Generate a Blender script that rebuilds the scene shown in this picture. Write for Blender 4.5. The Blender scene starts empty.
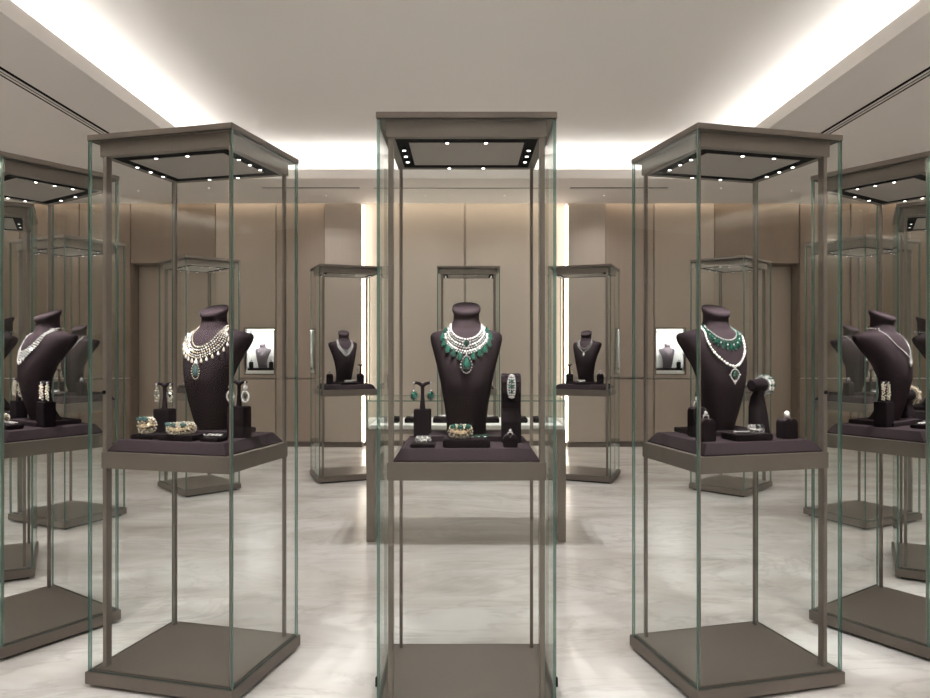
import bpy, bmesh, math, random
from mathutils import Vector, Matrix
random.seed(7)
S = bpy.context.scene
C = S.collection
R = math.radians

# ------------------------------------------------------------------ camera, world, exposure
EYE = 1.315
cam_d = bpy.data.cameras.new('camera'); cam_d.sensor_width = 36.0; cam_d.lens = 36.0*690/930
cam_d.clip_start = .05; cam_d.clip_end = 100
cam = bpy.data.objects.new('camera', cam_d); C.objects.link(cam)
cam.location = (0, 0, EYE); cam.rotation_euler = (R(90), 0, 0)
S.camera = cam
w = bpy.data.worlds.new('world'); S.world = w; w.use_nodes = True
w.node_tree.nodes['Background'].inputs[0].default_value = (.5, .46, .42, 1)
w.node_tree.nodes['Background'].inputs[1].default_value = .05
vs = S.view_settings
vs.view_transform = 'Standard'; vs.look = 'None'; vs.gamma = 1.0; vs.use_curve_mapping = False
vs.exposure = 0.77
S.cycles.transparent_max_bounces = 96
S.cycles.max_bounces = 10
S.cycles.diffuse_bounces = 5
S.cycles.glossy_bounces = 5
S.cycles.sample_clamp_indirect = 6.0
S.cycles.caustics_reflective = False
S.cycles.caustics_refractive = False
S.cycles.use_denoising = True

COVE_E = 7.5       # strength of the ceiling cove strips
WASH_E = 15.0        # strength of the wall-top strips
VERT_E = 8.0       # strength of the upright strips beside the middle wall
SPOT_W = 19.0        # watts of each case spotlight that carries a lamp
DOWN_W = 70.0       # watts of the ceiling downlights and the added fill spots

# ------------------------------------------------------------------ materials
M = {}
def mat(name, col, rough=.5, metal=0., spec=.5, emit=None, es=0., coat=0., noise=None, bump=None, sheen=0.):
    m = bpy.data.materials.new(name); m.use_nodes = True
    nt = m.node_tree; b = nt.nodes['Principled BSDF']
    b.inputs['Base Color'].default_value = (*col, 1); b.inputs['Roughness'].default_value = rough
    b.inputs['Metallic'].default_value = metal; b.inputs['Specular IOR Level'].default_value = spec
    b.inputs['Coat Weight'].default_value = coat; b.inputs['Sheen Weight'].default_value = sheen
    if emit:
        b.inputs['Emission Color'].default_value = (*emit, 1); b.inputs['Emission Strength'].default_value = es
    if noise or bump:
        tc = nt.nodes.new('ShaderNodeTexCoord'); mp = nt.nodes.new('ShaderNodeMapping')
        nt.links.new(tc.outputs['Object'], mp.inputs[0])
        n = nt.nodes.new('ShaderNodeTexNoise'); nt.links.new(mp.outputs[0], n.inputs['Vector'])
    if noise:
        sc, amt, stretch = noise
        mp.inputs['Scale'].default_value = stretch
        n.inputs['Scale'].default_value = sc; n.inputs['Detail'].default_value = 4
        r = nt.nodes.new('ShaderNodeValToRGB')
        r.color_ramp.elements[0].position = .3; r.color_ramp.elements[1].position = .7
        r.color_ramp.elements[0].color = (*[c*(1-amt) for c in col], 1)
        r.color_ramp.elements[1].color = (*[min(1, c*(1+amt)) for c in col], 1)
        nt.links.new(n.outputs[0], r.inputs[0]); nt.links.new(r.outputs[0], b.inputs['Base Color'])
    if bump:
        bp = nt.nodes.new('ShaderNodeBump'); bp.inputs['Strength'].default_value = bump[1]
        bp.inputs['Distance'].default_value = .002
        n2 = nt.nodes.new('ShaderNodeTexNoise'); n2.inputs['Scale'].default_value = bump[0]
        nt.links.new(tc.outputs['Object'], n2.inputs['Vector'])
        nt.links.new(n2.outputs[0], bp.inputs['Height']); nt.links.new(bp.outputs[0], b.inputs['Normal'])
    M[name] = m
    return m
mat('bronze', (.150, .128, .109), .42, .3, noise=(6, .06, (1, 1, .15)))
mat('bronze_plate', (.165, .140, .122), .38, .25, noise=(3, .08, (1, .3, 1)))
mat('post_metal', (.195, .170, .147), .36, .45)
mat('fabric', (.028, .0200, .0232), .9, 0, .04, noise=(40, .06, (1, 1, 1)))
mat('dark_fabric', (.013, .009, .011), .9, 0, .05, noise=(40, .08, (1, 1, 1)))
mat('grey_fabric', (.17, .145, .165), .9, 0, .05, noise=(40, .1, (1, 1, 1)))
mat('black', (.008, .008, .009), .9, 0, .08)
mat('lens', (.9, .9, .9), .3, emit=(1, .97, .92), es=5)
mat('pin_lens', (.9, .9, .9), .3, emit=(1, .97, .92), es=1.2)
mat('counter_bronze', (.26, .23, .20), .42, .25, noise=(6, .05, (1, 1, .15)))
mat('case_panel', (.33, .30, .27), .5, .1)
mat('ceiling_paint', (.90, .88, .855), .9, 0, .2, bump=(40, .05))
mat('soffit_paint', (.84, .81, .78), .9, 0, .2, bump=(40, .05))
mat('wall_panel', (.36, .302, .255), .6, 0, .35, noise=(3, .02, (8, 8, .25)))
mat('wall_panel_dark', (.32, .265, .22), .6, 0, .35, noise=(3, .03, (8, 8, .25)))
mat('wall_panel_deep', (.185, .142, .108), .6, 0, .35, noise=(3, .03, (8, 8, .25)))
mat('wall_fabric', (.43, .378, .330), .7, 0, .3, noise=(3, .015, (8, 8, .25)))
mat('wall_plain', (.60, .55, .50), .8, 0, .3, noise=(2, .04, (1, 1, 1)))
mat('skirting', (.12, .10, .085), .5, .3)
mat('niche_white', (.82, .82, .80), .6)
mat('cove_light', (.9, .9, .9), .5, emit=(1, .975, .945), es=COVE_E)
mat('wash_light', (.9, .9, .9), .5, emit=(1, .83, .64), es=WASH_E)
mat('side_fill', (.9, .9, .9), .5, emit=(1, .955, .90), es=WASH_E*3.2)
mat('upright_light', (.9, .9, .9), .5, emit=(1, .91, .79), es=VERT_E)
mat('niche_light', (.9, .9, .9), .5, emit=(1, .98, .95), es=42)
mat('diamond', (.84, .85, .86), .10, .75, .9, coat=.2)
mat('pearl', (.88, .85, .82), .22, .1, .7, coat=.3)
mat('gold', (.80, .66, .46), .2, .9)
mat('pale_gold', (.83, .77, .66), .18, .7)
mat('silver', (.82, .83, .84), .18, .9)
mat('emerald', (.0025, .042, .028), .07, 0, .9, coat=.6)
mat('emerald_light', (.004, .066, .045), .08, 0, .9, coat=.6)
mat('aqua', (.045, .095, .095), .07, .1, .9, coat=.6)
mat('black_gem', (.015, .02, .02), .07, 0, .9, coat=.5)

def glass_mat():
    m = bpy.data.materials.new('glass'); m.use_nodes = True; nt = m.node_tree; nt.nodes.clear()
    o = nt.nodes.new('ShaderNodeOutputMaterial'); mix = nt.nodes.new('ShaderNodeMixShader')
    t = nt.nodes.new('ShaderNodeBsdfTransparent'); t.inputs[0].default_value = (.990, .996, .993, 1)
    g = nt.nodes.new('ShaderNodeBsdfGlossy'); g.inputs['Roughness'].default_value = 0.0
    g.inputs['Color'].default_value = (.95, 1, .98, 1)
    lw = nt.nodes.new('ShaderNodeLayerWeight'); lw.inputs[0].default_value = .5
    p = nt.nodes.new('ShaderNodeMath'); p.operation = 'POWER'; p.inputs[1].default_value = 5
    k = nt.nodes.new('ShaderNodeMath'); k.operation = 'MULTIPLY_ADD'; k.inputs[1].default_value = .75; k.inputs[2].default_value = .007
    nt.links.new(lw.outputs['Facing'], p.inputs[0]); nt.links.new(p.outputs[0], k.inputs[0])
    nt.links.new(k.outputs[0], mix.inputs[0]); nt.links.new(t.outputs[0], mix.inputs[1]); nt.links.new(g.outputs[0], mix.inputs[2])
    nt.links.new(mix.outputs[0], o.inputs[0]); M['glass'] = m
    m = bpy.data.materials.new('glass_edge'); m.use_nodes = True; nt = m.node_tree
    b = nt.nodes['Principled BSDF']; o = nt.nodes['Material Output']
    b.inputs['Base Color'].default_value = (.14, .235, .205, 1); b.inputs['Roughness'].default_value = .12
    t = nt.nodes.new('ShaderNodeBsdfTransparent'); t.inputs[0].default_value = (.43, .58, .53, 1)
    mix = nt.nodes.new('ShaderNodeMixShader'); mix.inputs[0].default_value = .40
    nt.links.new(b.outputs[0], mix.inputs[1]); nt.links.new(t.outputs[0], mix.inputs[2]); nt.links.new(mix.outputs[0], o.inputs[0])
    M['glass_edge'] = m
glass_mat()

def marble():
    m = bpy.data.materials.new('marble'); m.use_nodes = True; nt = m.node_tree; b = nt.nodes['Principled BSDF']
    L = nt.links.new
    tc = nt.nodes.new('ShaderNodeTexCoord'); mp = nt.nodes.new('ShaderNodeMapping')
    mp.inputs['Rotation'].default_value = (0, 0, R(24)); mp.inputs['Scale'].default_value = (.55, 1.5, 1)
    L(tc.outputs['Object'], mp.inputs[0])
    n1 = nt.nodes.new('ShaderNodeTexNoise'); n1.inputs['Scale'].default_value = .9; n1.inputs['Detail'].default_value = 7
    n1.inputs['Roughness'].default_value = .6; n1.inputs['Distortion'].default_value = 1.3
    n2 = nt.nodes.new('ShaderNodeTexNoise'); n2.inputs['Scale'].default_value = 1.05; n2.inputs['Detail'].default_value = 9
    n2.inputs['Roughness'].default_value = .62; n2.inputs['Distortion'].default_value = 2.2
    L(mp.outputs[0], n1.inputs['Vector']); L(mp.outputs[0], n2.inputs['Vector'])
    r1 = nt.nodes.new('ShaderNodeValToRGB')
    e = r1.color_ramp.elements; e[0].position = .33; e[0].color = (.525, .485, .450, 1); e[1].position = .58; e[1].color = (.73, .72, .705, 1)
    L(n1.outputs[0], r1.inputs[0])
    # thin veins: where the second noise crosses one half
    s = nt.nodes.new('ShaderNodeMath'); s.operation = 'SUBTRACT'; s.inputs[1].default_value = .5; L(n2.outputs[0], s.inputs[0])
    a = nt.nodes.new('ShaderNodeMath'); a.operation = 'ABSOLUTE'; L(s.outputs[0], a.inputs[0])
    r2 = nt.nodes.new('ShaderNodeValToRGB')
    e = r2.color_ramp.elements; e[0].position = 0; e[0].color = (1, 1, 1, 1); e[1].position = .028; e[1].color = (0, 0, 0, 1)
    L(a.outputs[0], r2.inputs[0])
    k = nt.nodes.new('ShaderNodeMath'); k.operation = 'MULTIPLY'; k.inputs[1].default_value = .50; L(r2.outputs[0], k.inputs[0])
    n3 = nt.nodes.new('ShaderNodeTexNoise'); n3.inputs['Scale'].default_value = 1.1; L(tc.outputs['Object'], n3.inputs['Vector'])
    k2 = nt.nodes.new('ShaderNodeMath'); k2.operation = 'MULTIPLY'; L(k.outputs[0], k2.inputs[0]); L(n3.outputs[0], k2.inputs[1])
    mx = nt.nodes.new('ShaderNodeMixRGB'); mx.inputs[2].default_value = (.30, .275, .26, 1)
    L(k2.outputs[0], mx.inputs[0]); L(r1.outputs[0], mx.inputs[1]); L(mx.outputs[0], b.inputs['Base Color'])
    b.inputs['Roughness'].default_value = .24; b.inputs['Specular IOR Level'].default_value = .4
    M['marble'] = m
marble()

# ------------------------------------------------------------------ mesh helpers
class MB:
    """collects shapes, builds them as one mesh object"""
    def __init__(s): s.v = []; s.f = []; s.m = []; s.sm = []
    def add(s, vs, fs, mi=0, smooth=False):
        o = len(s.v); s.v += [tuple(v) for v in vs]
        for f in fs: s.f.append([i+o for i in f]); s.m.append(mi); s.sm.append(smooth)
        return s
    def box(s, x0, x1, y0, y1, z0, z1, mi=0, fm=None):
        vs = [(x0,y0,z0),(x1,y0,z0),(x1,y1,z0),(x0,y1,z0),(x0,y0,z1),(x1,y0,z1),(x1,y1,z1),(x0,y1,z1)]
        fs = [(0,3,2,1),(4,5,6,7),(0,1,5,4),(1,2,6,5),(2,3,7,6),(3,0,4,7)]   # -z +z -y +x +y -x
        for k, f in enumerate(fs): s.add(vs, [f], fm[k] if fm else mi)
        return s
    def cbox(s, x0, x1, y0, y1, z0, z1, b=.004, mi=0):
        """box with chamfered edges on all sides"""
        bm = bmesh.new(); bmesh.ops.create_cube(bm, size=1)
        for v in bm.verts: v.co = Vector(((x0+x1)/2+v.co.x*(x1-x0), (y0+y1)/2+v.co.y*(y1-y0), (z0+z1)/2+v.co.z*(z1-z0)))
        bmesh.ops.bevel(bm, geom=bm.edges[:], offset=b, segments=2, affect='EDGES')
        bm.verts.index_update()
        s.add([v.co for v in bm.verts], [[v.index for v in f.verts] for f in bm.faces], mi); bm.free(); return s
    def loft(s, rings, mi=0, smooth=True, caps=True):
        n = len(rings[0]); vs = [p for r in rings for p in r]; fs = []
        for i in range(len(rings)-1):
            for j in range(n): k = (j+1) % n; fs.append((i*n+j, i*n+k, (i+1)*n+k, (i+1)*n+j))
        s.add(vs, fs, mi, smooth)
        if caps:
            s.add(rings[0], [list(range(n))[::-1]], mi); s.add(rings[-1], [list(range(n))], mi)
        return s
    def lathe(s, prof, c=(0,0,0), n=20, mi=0, smooth=True):
        return s.loft([[(c[0]+r*math.cos(2*math.pi*j/n), c[1]+r*math.sin(2*math.pi*j/n), c[2]+z) for j in range(n)] for r, z in prof], mi, smooth)
    def tube(s, pts, r, n=8, mi=0, closed=False):
        pts = [Vector(p) for p in pts]; rings = []; N = len(pts)
        up = None
        for i, p in enumerate(pts):
            a = pts[(i-1) % N] if (i or closed) else p; b = pts[(i+1) % N] if (i < N-1 or closed) else p
            t = (b-a).normalized()
            if up is None: up = t.orthogonal().normalized()
            up = (up - t*up.dot(t)).normalized(); q = t.cross(up)
            rr = r[i] if isinstance(r, (list, tuple)) else r
            rings.append([p+up*rr*math.cos(2*math.pi*j/n)+q*rr*math.sin(2*math.pi*j/n) for j in range(n)])
        if closed: rings.append(rings[0])
        return s.loft(rings, mi, True, not closed)
    def gem(s, p, r, sc=(1,1,1), mi=0, rot=None, smooth=False):
        vs, fs = ICO2 if smooth else ICO
        out = []
        for v in vs:
            q = Vector((v[0]*sc[0]*r, v[1]*sc[1]*r, v[2]*sc[2]*r))
            if rot is not None: q = rot @ q
            out.append(q+Vector(p))
        return s.add(out, fs, mi, smooth)
    def mesh(s, name, mats):
        me = bpy.data.meshes.new(name); me.from_pydata(s.v, [], s.f)
        for k in mats: me.materials.append(M[k])
        me.polygons.foreach_set('material_index', s.m); me.polygons.foreach_set('use_smooth', s.sm)
        me.update(); return me
    def build(s, name, mats, parent=None, **kw):
        if isinstance(mats, str): mats = [mats]
        return link(name, s.mesh(name, mats), parent, **kw)
def _ico(sub):
    bm = bmesh.new(); bmesh.ops.create_icosphere(bm, subdivisions=sub, radius=1)
    bm.verts.index_update(); r = ([tuple(v.co) for v in bm.verts], [[v.index for v in f.verts] for f in bm.faces]); bm.free(); return r
ICO = _ico(1); ICO2 = _ico(2)
def link(name, me, parent=None, loc=(0,0,0), rz=0, label=None, cat=None, group=None, kind=None):
    o = bpy.data.objects.new(name, me); C.objects.link(o); o.parent = parent
    o.location = loc; o.rotation_euler = (0, 0, rz)
    return tag(o, label, cat, group, kind)
def tag(o, label=None, cat=None, group=None, kind=None):
    if label: o['label'] = label
    if cat: o['category'] = cat
    if group: o['group'] = group
    if kind: o['kind'] = kind
    return o
def empty(name, loc, rz, label, cat, group=None):
    o = link(name, None, None, loc, rz, label, cat, group); o.empty_display_size = .1; return o
def smooth_curve(pts, n):
    """Catmull-Rom through pts, n samples even in length"""
    P = [Vector(p) for p in pts]; P = [P[0]*2-P[1]]+P+[P[-1]*2-P[-2]]; out = []
    for i in range(1, len(P)-2):
        for k in range(24):
            t = k/24; a, b, c, d = P[i-1:i+3]
            out.append(.5*((2*b)+(c-a)*t+(2*a-5*b+4*c-d)*t*t+(3*b-a-3*c+d)*t**3))
    out.append(P[-2])
    L = [0]
    for i in range(1, len(out)): L.append(L[-1]+(out[i]-out[i-1]).length)
    res = []; j = 0
    for k in range(n):
        d = L[-1]*k/(n-1)
        while j < len(L)-2 and L[j+1] < d: j += 1
        t = (d-L[j])/max(1e-9, L[j+1]-L[j]); res.append(out[j].lerp(out[j+1], t))
    return res

# ------------------------------------------------------------------ room
Z_SOF = 3.255; Z_LIP = 3.36; Z_CEIL = 3.625; Y_BACK = 9.30; XW = 6.8; Y_FRONT = -3.2
X_IN = 2.67; Y_IN = 7.85; COVE = .34
MB().box(-XW, XW, Y_FRONT, 9.9, -.1, 0).build('floor', 'marble', kind='structure')
ce = MB().box(-X_IN-COVE, X_IN+COVE, -1.6-COVE, Y_IN+COVE, Z_CEIL, Z_CEIL+.08).build('ceiling', 'ceiling_paint', kind='structure')
def soffit(name, x0, x1, y0, y1, lip, slot=False):
    """lowered ceiling border: slab, upstand lip at its inner edge, and the pocket wall behind"""
    m = MB()
    if lip == 'x+':
        m.box(x0, x1, y0, y1, Z_SOF, Z_SOF+.03); m.box(x1-.03, x1, y0, y1, Z_SOF+.03, Z_LIP); m.box(x1-COVE-.03, x1-COVE, y0, y1, Z_SOF+.03, Z_CEIL+.08)
    if lip == 'x-':
        m.box(x0, x1, y0, y1, Z_SOF, Z_SOF+.03); m.box(x0, x0+.03, y0, y1, Z_SOF+.03, Z_LIP); m.box(x0+COVE, x0+COVE+.03, y0, y1, Z_SOF+.03, Z_CEIL+.08)
    if lip == 'y-':
        m.box(x0, x1, y0, y1, Z_SOF, Z_SOF+.03); m.box(x0, x1, y0, y0+.03, Z_SOF+.03, Z_LIP); m.box(x0-COVE, x1+COVE, y0+COVE, y0+COVE+.03, Z_SOF+.03, Z_CEIL+.08)
    if lip == 'y+':
        m.box(x0, x1, y0, y1, Z_SOF, Z_SOF+.03); m.box(x0, x1, y1-.03, y1, Z_SOF+.03, Z_LIP); m.box(x0-COVE, x1+COVE, y1-COVE-.03, y1-COVE, Z_SOF+.03, Z_CEIL+.08)
    return m.build(name, 'soffit_paint', kind='structure')
SLOT = .10
soffit('trim_1', -XW, -X_IN, Y_FRONT, Y_BACK-SLOT, 'x+')
soffit('trim_2', X_IN, XW, Y_FRONT, Y_BACK-SLOT, 'x-')
soffit('trim_3', -X_IN, X_IN, Y_IN, Y_BACK-SLOT, 'y-')
soffit('trim_4', -X_IN, X_IN, Y_FRONT, -1.6, 'y+')
# light strips lying in the cove pocket
zs = Z_SOF+.035
for nm, a, lab in (('led_strip', (-X_IN-.20, -X_IN-.12, -1.6, Y_IN+.2), 'long warm white light strip in the left ceiling cove'),
                   ('led_strip', (X_IN+.12, X_IN+.20, -1.6, Y_IN+.2), 'long warm white light strip in the right ceiling cove'),
                   ('led_strip', (-X_IN-.1, X_IN+.1, Y_IN+.12, Y_IN+.20), 'warm white light strip in the ceiling cove along the back'),
                   ('led_strip', (-X_IN-.1, X_IN+.1, -1.8, -1.72), 'added unseen light strip in the ceiling cove behind the viewer')):  # the strip behind the viewer is added to lift the ambient light
    MB().box(a[0], a[1], a[2], a[3], zs, zs+.02, fm=(0, 1, 0, 0, 0, 0)).build(nm, ['silver', 'cove_light'], label=lab, cat='light strip')
# added strips, out of view: brightened side walls give soft ambient fill
for s in (-1, 1):
    MB().box(*sorted((s*(XW-.16), s*(XW-.10))), -2.8, 8.6, Z_SOF-.060, Z_SOF-.002, fm=(0, 0, 0, 1, 0, 0) if s > 0 else (0, 0, 0, 0, 0, 1)).build('wall_wash_strip', ['silver', 'side_fill'],
        label='added unseen fill strip at the top of the %s side wall' % ('left' if s < 0 else 'right'), cat='light strip')
# outer walls
MB().box(-XW-.1, -XW, Y_FRONT, 9.9, 0, 3.75).build('wall_left', 'wall_plain', kind='structure')
MB().box(XW, XW+.1, Y_FRONT, 9.9, 0, 3.75).build('wall_right', 'wall_plain', kind='structure')
MB().box(-XW, XW, Y_FRONT-.1, Y_FRONT, 0, 3.75).build('wall_front', 'wall_plain', kind='structure')
DX0, DX1, DZ = 3.36, 4.51, 2.465                  # door opening (mirrored)
NX0, NX1, NZ0, NZ1 = 2.575, 2.965, .980, 1.590   # niche opening (mirrored)
TOP = 3.335
wb = MB()
wb.box(-XW, XW, 9.78, 9.9, 0, 3.75)
wall_back = wb.build('wall_back', 'wall_plain', kind='structure')
def panel(x0, x1, z0, z1, y0=Y_BACK, y1=Y_BACK+.08, mt='wall_panel', g=.007):
    MB().cbox(x0+g, x1-g, y0, y1, z0+g, z1-g, .003).build('wall_panel', mt, wall_back)
SEAM = .920; SK = .06
for s in (-1, 1):
    def pn(a, b, z0, z1, **k): panel(min(s*a, s*b), max(s*a, s*b), z0, z1, **k)
    # middle bay, set back
    pn(0, 1.378, SK, TOP, y0=Y_BACK+.10, y1=Y_BACK+.18, mt='wall_fabric')
    # proud pilaster beside the upright light
    pn(1.378, 1.887, SK, SEAM, y0=Y_BACK-.06, mt='wall_fabric'); pn(1.378, 1.887, SEAM, Z_SOF+.03, y0=Y_BACK-.06, mt='wall_fabric')
    pn(1.887, 2.55, SK, SEAM, y0=Y_BACK, mt='wall_panel_dark'); pn(1.887, 2.55, SEAM, TOP, mt='wall_panel_dark')
    # niche bay
    pn(2.55, DX0, SK, SEAM, mt='wall_panel')
    x0, x1 = sorted((s*2.554, s*(DX0-.004))); n0, n1 = sorted((s*NX0, s*NX1))
    MB().box(x0, n0, Y_BACK, Y_BACK+.08, SEAM+.004, TOP).box(n1, x1, Y_BACK, Y_BACK+.08, SEAM+.004, TOP)\
        .box(n0, n1, Y_BACK, Y_BACK+.08, NZ1, TOP).box(n0, n1, Y_BACK, Y_BACK+.08, SEAM+.004, NZ0).build('wall_panel', 'wall_panel', wall_back)
    # over the door and beyond it
    pn(DX0, DX1, DZ, TOP, mt='wall_panel_deep')
    for a, b in ((DX1, 5.2), (5.2, 6.0), (6.0, XW)):
        pn(a, b, SK, SEAM, mt='wall_panel_deep'); pn(a, b, SEAM, TOP, mt='wall_panel_deep')
    # reveals closing the gap behind the panels
    for a in (DX0, DX1):
        MB().box(*sorted((s*a, s*(a+(-.05 if a == DX0 else .05)))), Y_BACK+.08, 9.78, 0, DZ).build('door_reveal', 'wall_panel_deep', wall_back)
    MB().box(*sorted((s*DX0, s*DX1)), Y_BACK+.08, 9.78, DZ, DZ+.05).build('door_reveal', 'wall_panel_deep', wall_back)
    # skirting
    segs = ((0, 1.378, Y_BACK+.085), (1.378, 1.887, Y_BACK-.07), (1.887, DX0, Y_BACK-.012), (DX1, XW, Y_BACK-.012))
    m = MB()
    for a, b, y in segs: m.box(*sorted((s*a, s*b)), y, Y_BACK+.15, 0, SK)
    m.build('baseboard_back_%d' % (1 if s < 0 else 2), 'skirting', kind='structure')
    # doors set back in the openings
    d = MB(); xa, xb = sorted((s*(DX0+.0), s*(DX1-.0)))
    d.cbox(xa, xb, Y_BACK+.24, Y_BACK+.29, 0.005, DZ, .003)
    dr = d.build('door_%d' % (1 if s < 0 else 2), 'wall_panel_deep', kind='structure')
    xm = (xa+xb)/2
    for a, b in ((xa+.01, xm-.003), (xm+.003, xb-.01)):
        MB().cbox(a, b, Y_BACK+.225, Y_BACK+.24, .02, DZ-.01, .004).build('door_leaf', 'wall_panel_dark', dr)
    hx = xm-s*.06
    MB().tube([(hx, Y_BACK+.20, .95), (hx, Y_BACK+.19, .97), (hx, Y_BACK+.19, 1.33), (hx, Y_BACK+.20, 1.35)], .009).build('door_handle', 'bronze', dr)
    # upright light strip on the pilaster's inner cheek
    xe = s*1.368
    MB().box(min(xe, xe+s*-.012), max(xe, xe+s*-.012), Y_BACK-.02, Y_BACK+.04, SK, Z_SOF).build('upright_light_strip', 'upright_light',
        label='glowing upright light strip on back wall %s of the counter' % ('left' if s < 0 else 'right'), cat='light strip')
# wall-top wash strip, hidden up in the ceiling slot
MB().box(-XW, XW, Y_BACK-SLOT, Y_BACK+.5, Z_SOF+.26, Z_SOF+.3).build('trim_5', 'soffit_paint', kind='structure')
MB().box(-XW+.1, XW-.1, Y_BACK-SLOT+.01, Y_BACK-SLOT+.05, Z_SOF+.16, Z_SOF+.18, fm=(1, 0, 0, 0, 0, 0)).build('wall_wash_strip', ['silver', 'wash_light'],
    label='warm light strip in the ceiling slot above the back wall panels', cat='light strip')

# ceiling air slots and pin lights
def air_slot(x0, x1, y0, y1, along, label):
    o = empty('air_slot', ((x0+x1)/2, (y0+y1)/2, Z_SOF), 0, label, 'air vent')
    hx, hy = (x1-x0)/2, (y1-y0)/2
    MB().box(-hx, hx, -hy, hy, -.004, .0).build('channel', 'black', o)
    for k in (-1, 1):
        t = .009
        if along == 'y': MB().box(k*hx*.34-t, k*hx*.34+t, -hy, hy, -.008, -.004).build('slat', 'soffit_paint', o)
        else: MB().box(-hx, hx, k*hy*.34-t, k*hy*.34+t, -.008, -.004).build('slat', 'soffit_paint', o)
air_slot(-3.29, -3.19, .3, 7.2, 'y', 'long dark linear air slot in the ceiling border, left side')
air_slot(3.19, 3.29, .3, 7.2, 'y', 'long dark linear air slot in the ceiling border, right side')
air_slot(-2.44, -1.27, 8.29, 8.37, 'x', 'short linear air slot in the back ceiling border, left one')
air_slot(1.27, 2.44, 8.29, 8.37, 'x', 'short linear air slot in the back ceiling border, right one')
air_slot(-1.1, 1.1, 8.31, 8.35, 'x', 'linear air slot in the back ceiling border above the middle wall')
def spot(loc, to, watts, size, blend=.4, rad=.02, col=(1, .98, .95)):
    l = bpy.data.lights.new('spot', 'SPOT'); l.energy = watts; l.spot_size = R(size); l.spot_blend = blend
    l.shadow_soft_size = rad; l.color = col
    o = bpy.data.objects.new('spot', l); C.objects.link(o); o.location = loc
    o.rotation_euler = (Vector(to)-Vector(loc)).to_track_quat('-Z', 'Y').to_euler(); return o
for x, y in ((-4.0, 8.45), (4.0, 8.45), (-3.08, 8.3), (3.08, 8.3), (-1.75, 8.7), (1.75, 8.7), (-.5, 8.7), (.5, 8.7)):  # inner four are added to brighten the back wall
    o = empty('pin_downlight', (x, y, Z_SOF), 0, 'tiny round downlight in the ceiling above the %s back wall, %s one' % ('left' if x < 0 else 'right', 'outermost' if abs(x) > 3.5 else 'second' if abs(x) > 3 else 'added third' if abs(x) > 1 else 'innermost'), 'downlight')
    MB().lathe([(.016, -.004), (.016, 0)], n=16).build('bezel', 'silver', o)
    MB().lathe([(.009, -.006), (.009, -.004)], n=14).build('lens', 'pin_lens', o)
    spot((x, y, Z_SOF-.02), (x*1.0, Y_BACK, .9), 9 if abs(x) > 3 else 14, 110, .9, .08)
# ceiling spots without fixtures: counter and floor pools, the rest added as ambient fill
for x, y, wt, sz in ((0, 4.9, 1.9, 90), (-1.9, 1.2, .9, 110), (1.9, 1.2, .9, 110), (0, .9, 1.1, 110), (-2.0, 6.0, .35, 90), (2.0, 6.0, .35, 90), (-1.9, -1.0, .8, 120), (1.9, -1.0, .8, 120)):
    spot((x, y, Z_CEIL-.03), (x, y, 0), DOWN_W*wt, sz, .8, .012)
for s in (-1, 1):
    spot((s*1.0, 3.9, Z_CEIL-.03), (s*1.5, 6.9, 1.5), DOWN_W*.75, 70, .9, .06)      # added without fixtures to brighten the far cases
    for y in (-1.5, 1.0, 3.2, 5.2): spot((s*4.3, y, Z_SOF-.03), (s*4.3, y, 0), DOWN_W*.8, 120, .8, .03)  # border rows added out of view as fill
    spot((s*2.2, -2.2, Z_SOF-.03), (s*2.2, -2.6, 0), DOWN_W*.8, 120, .8, .03)  # added to light the wall behind the viewer

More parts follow.
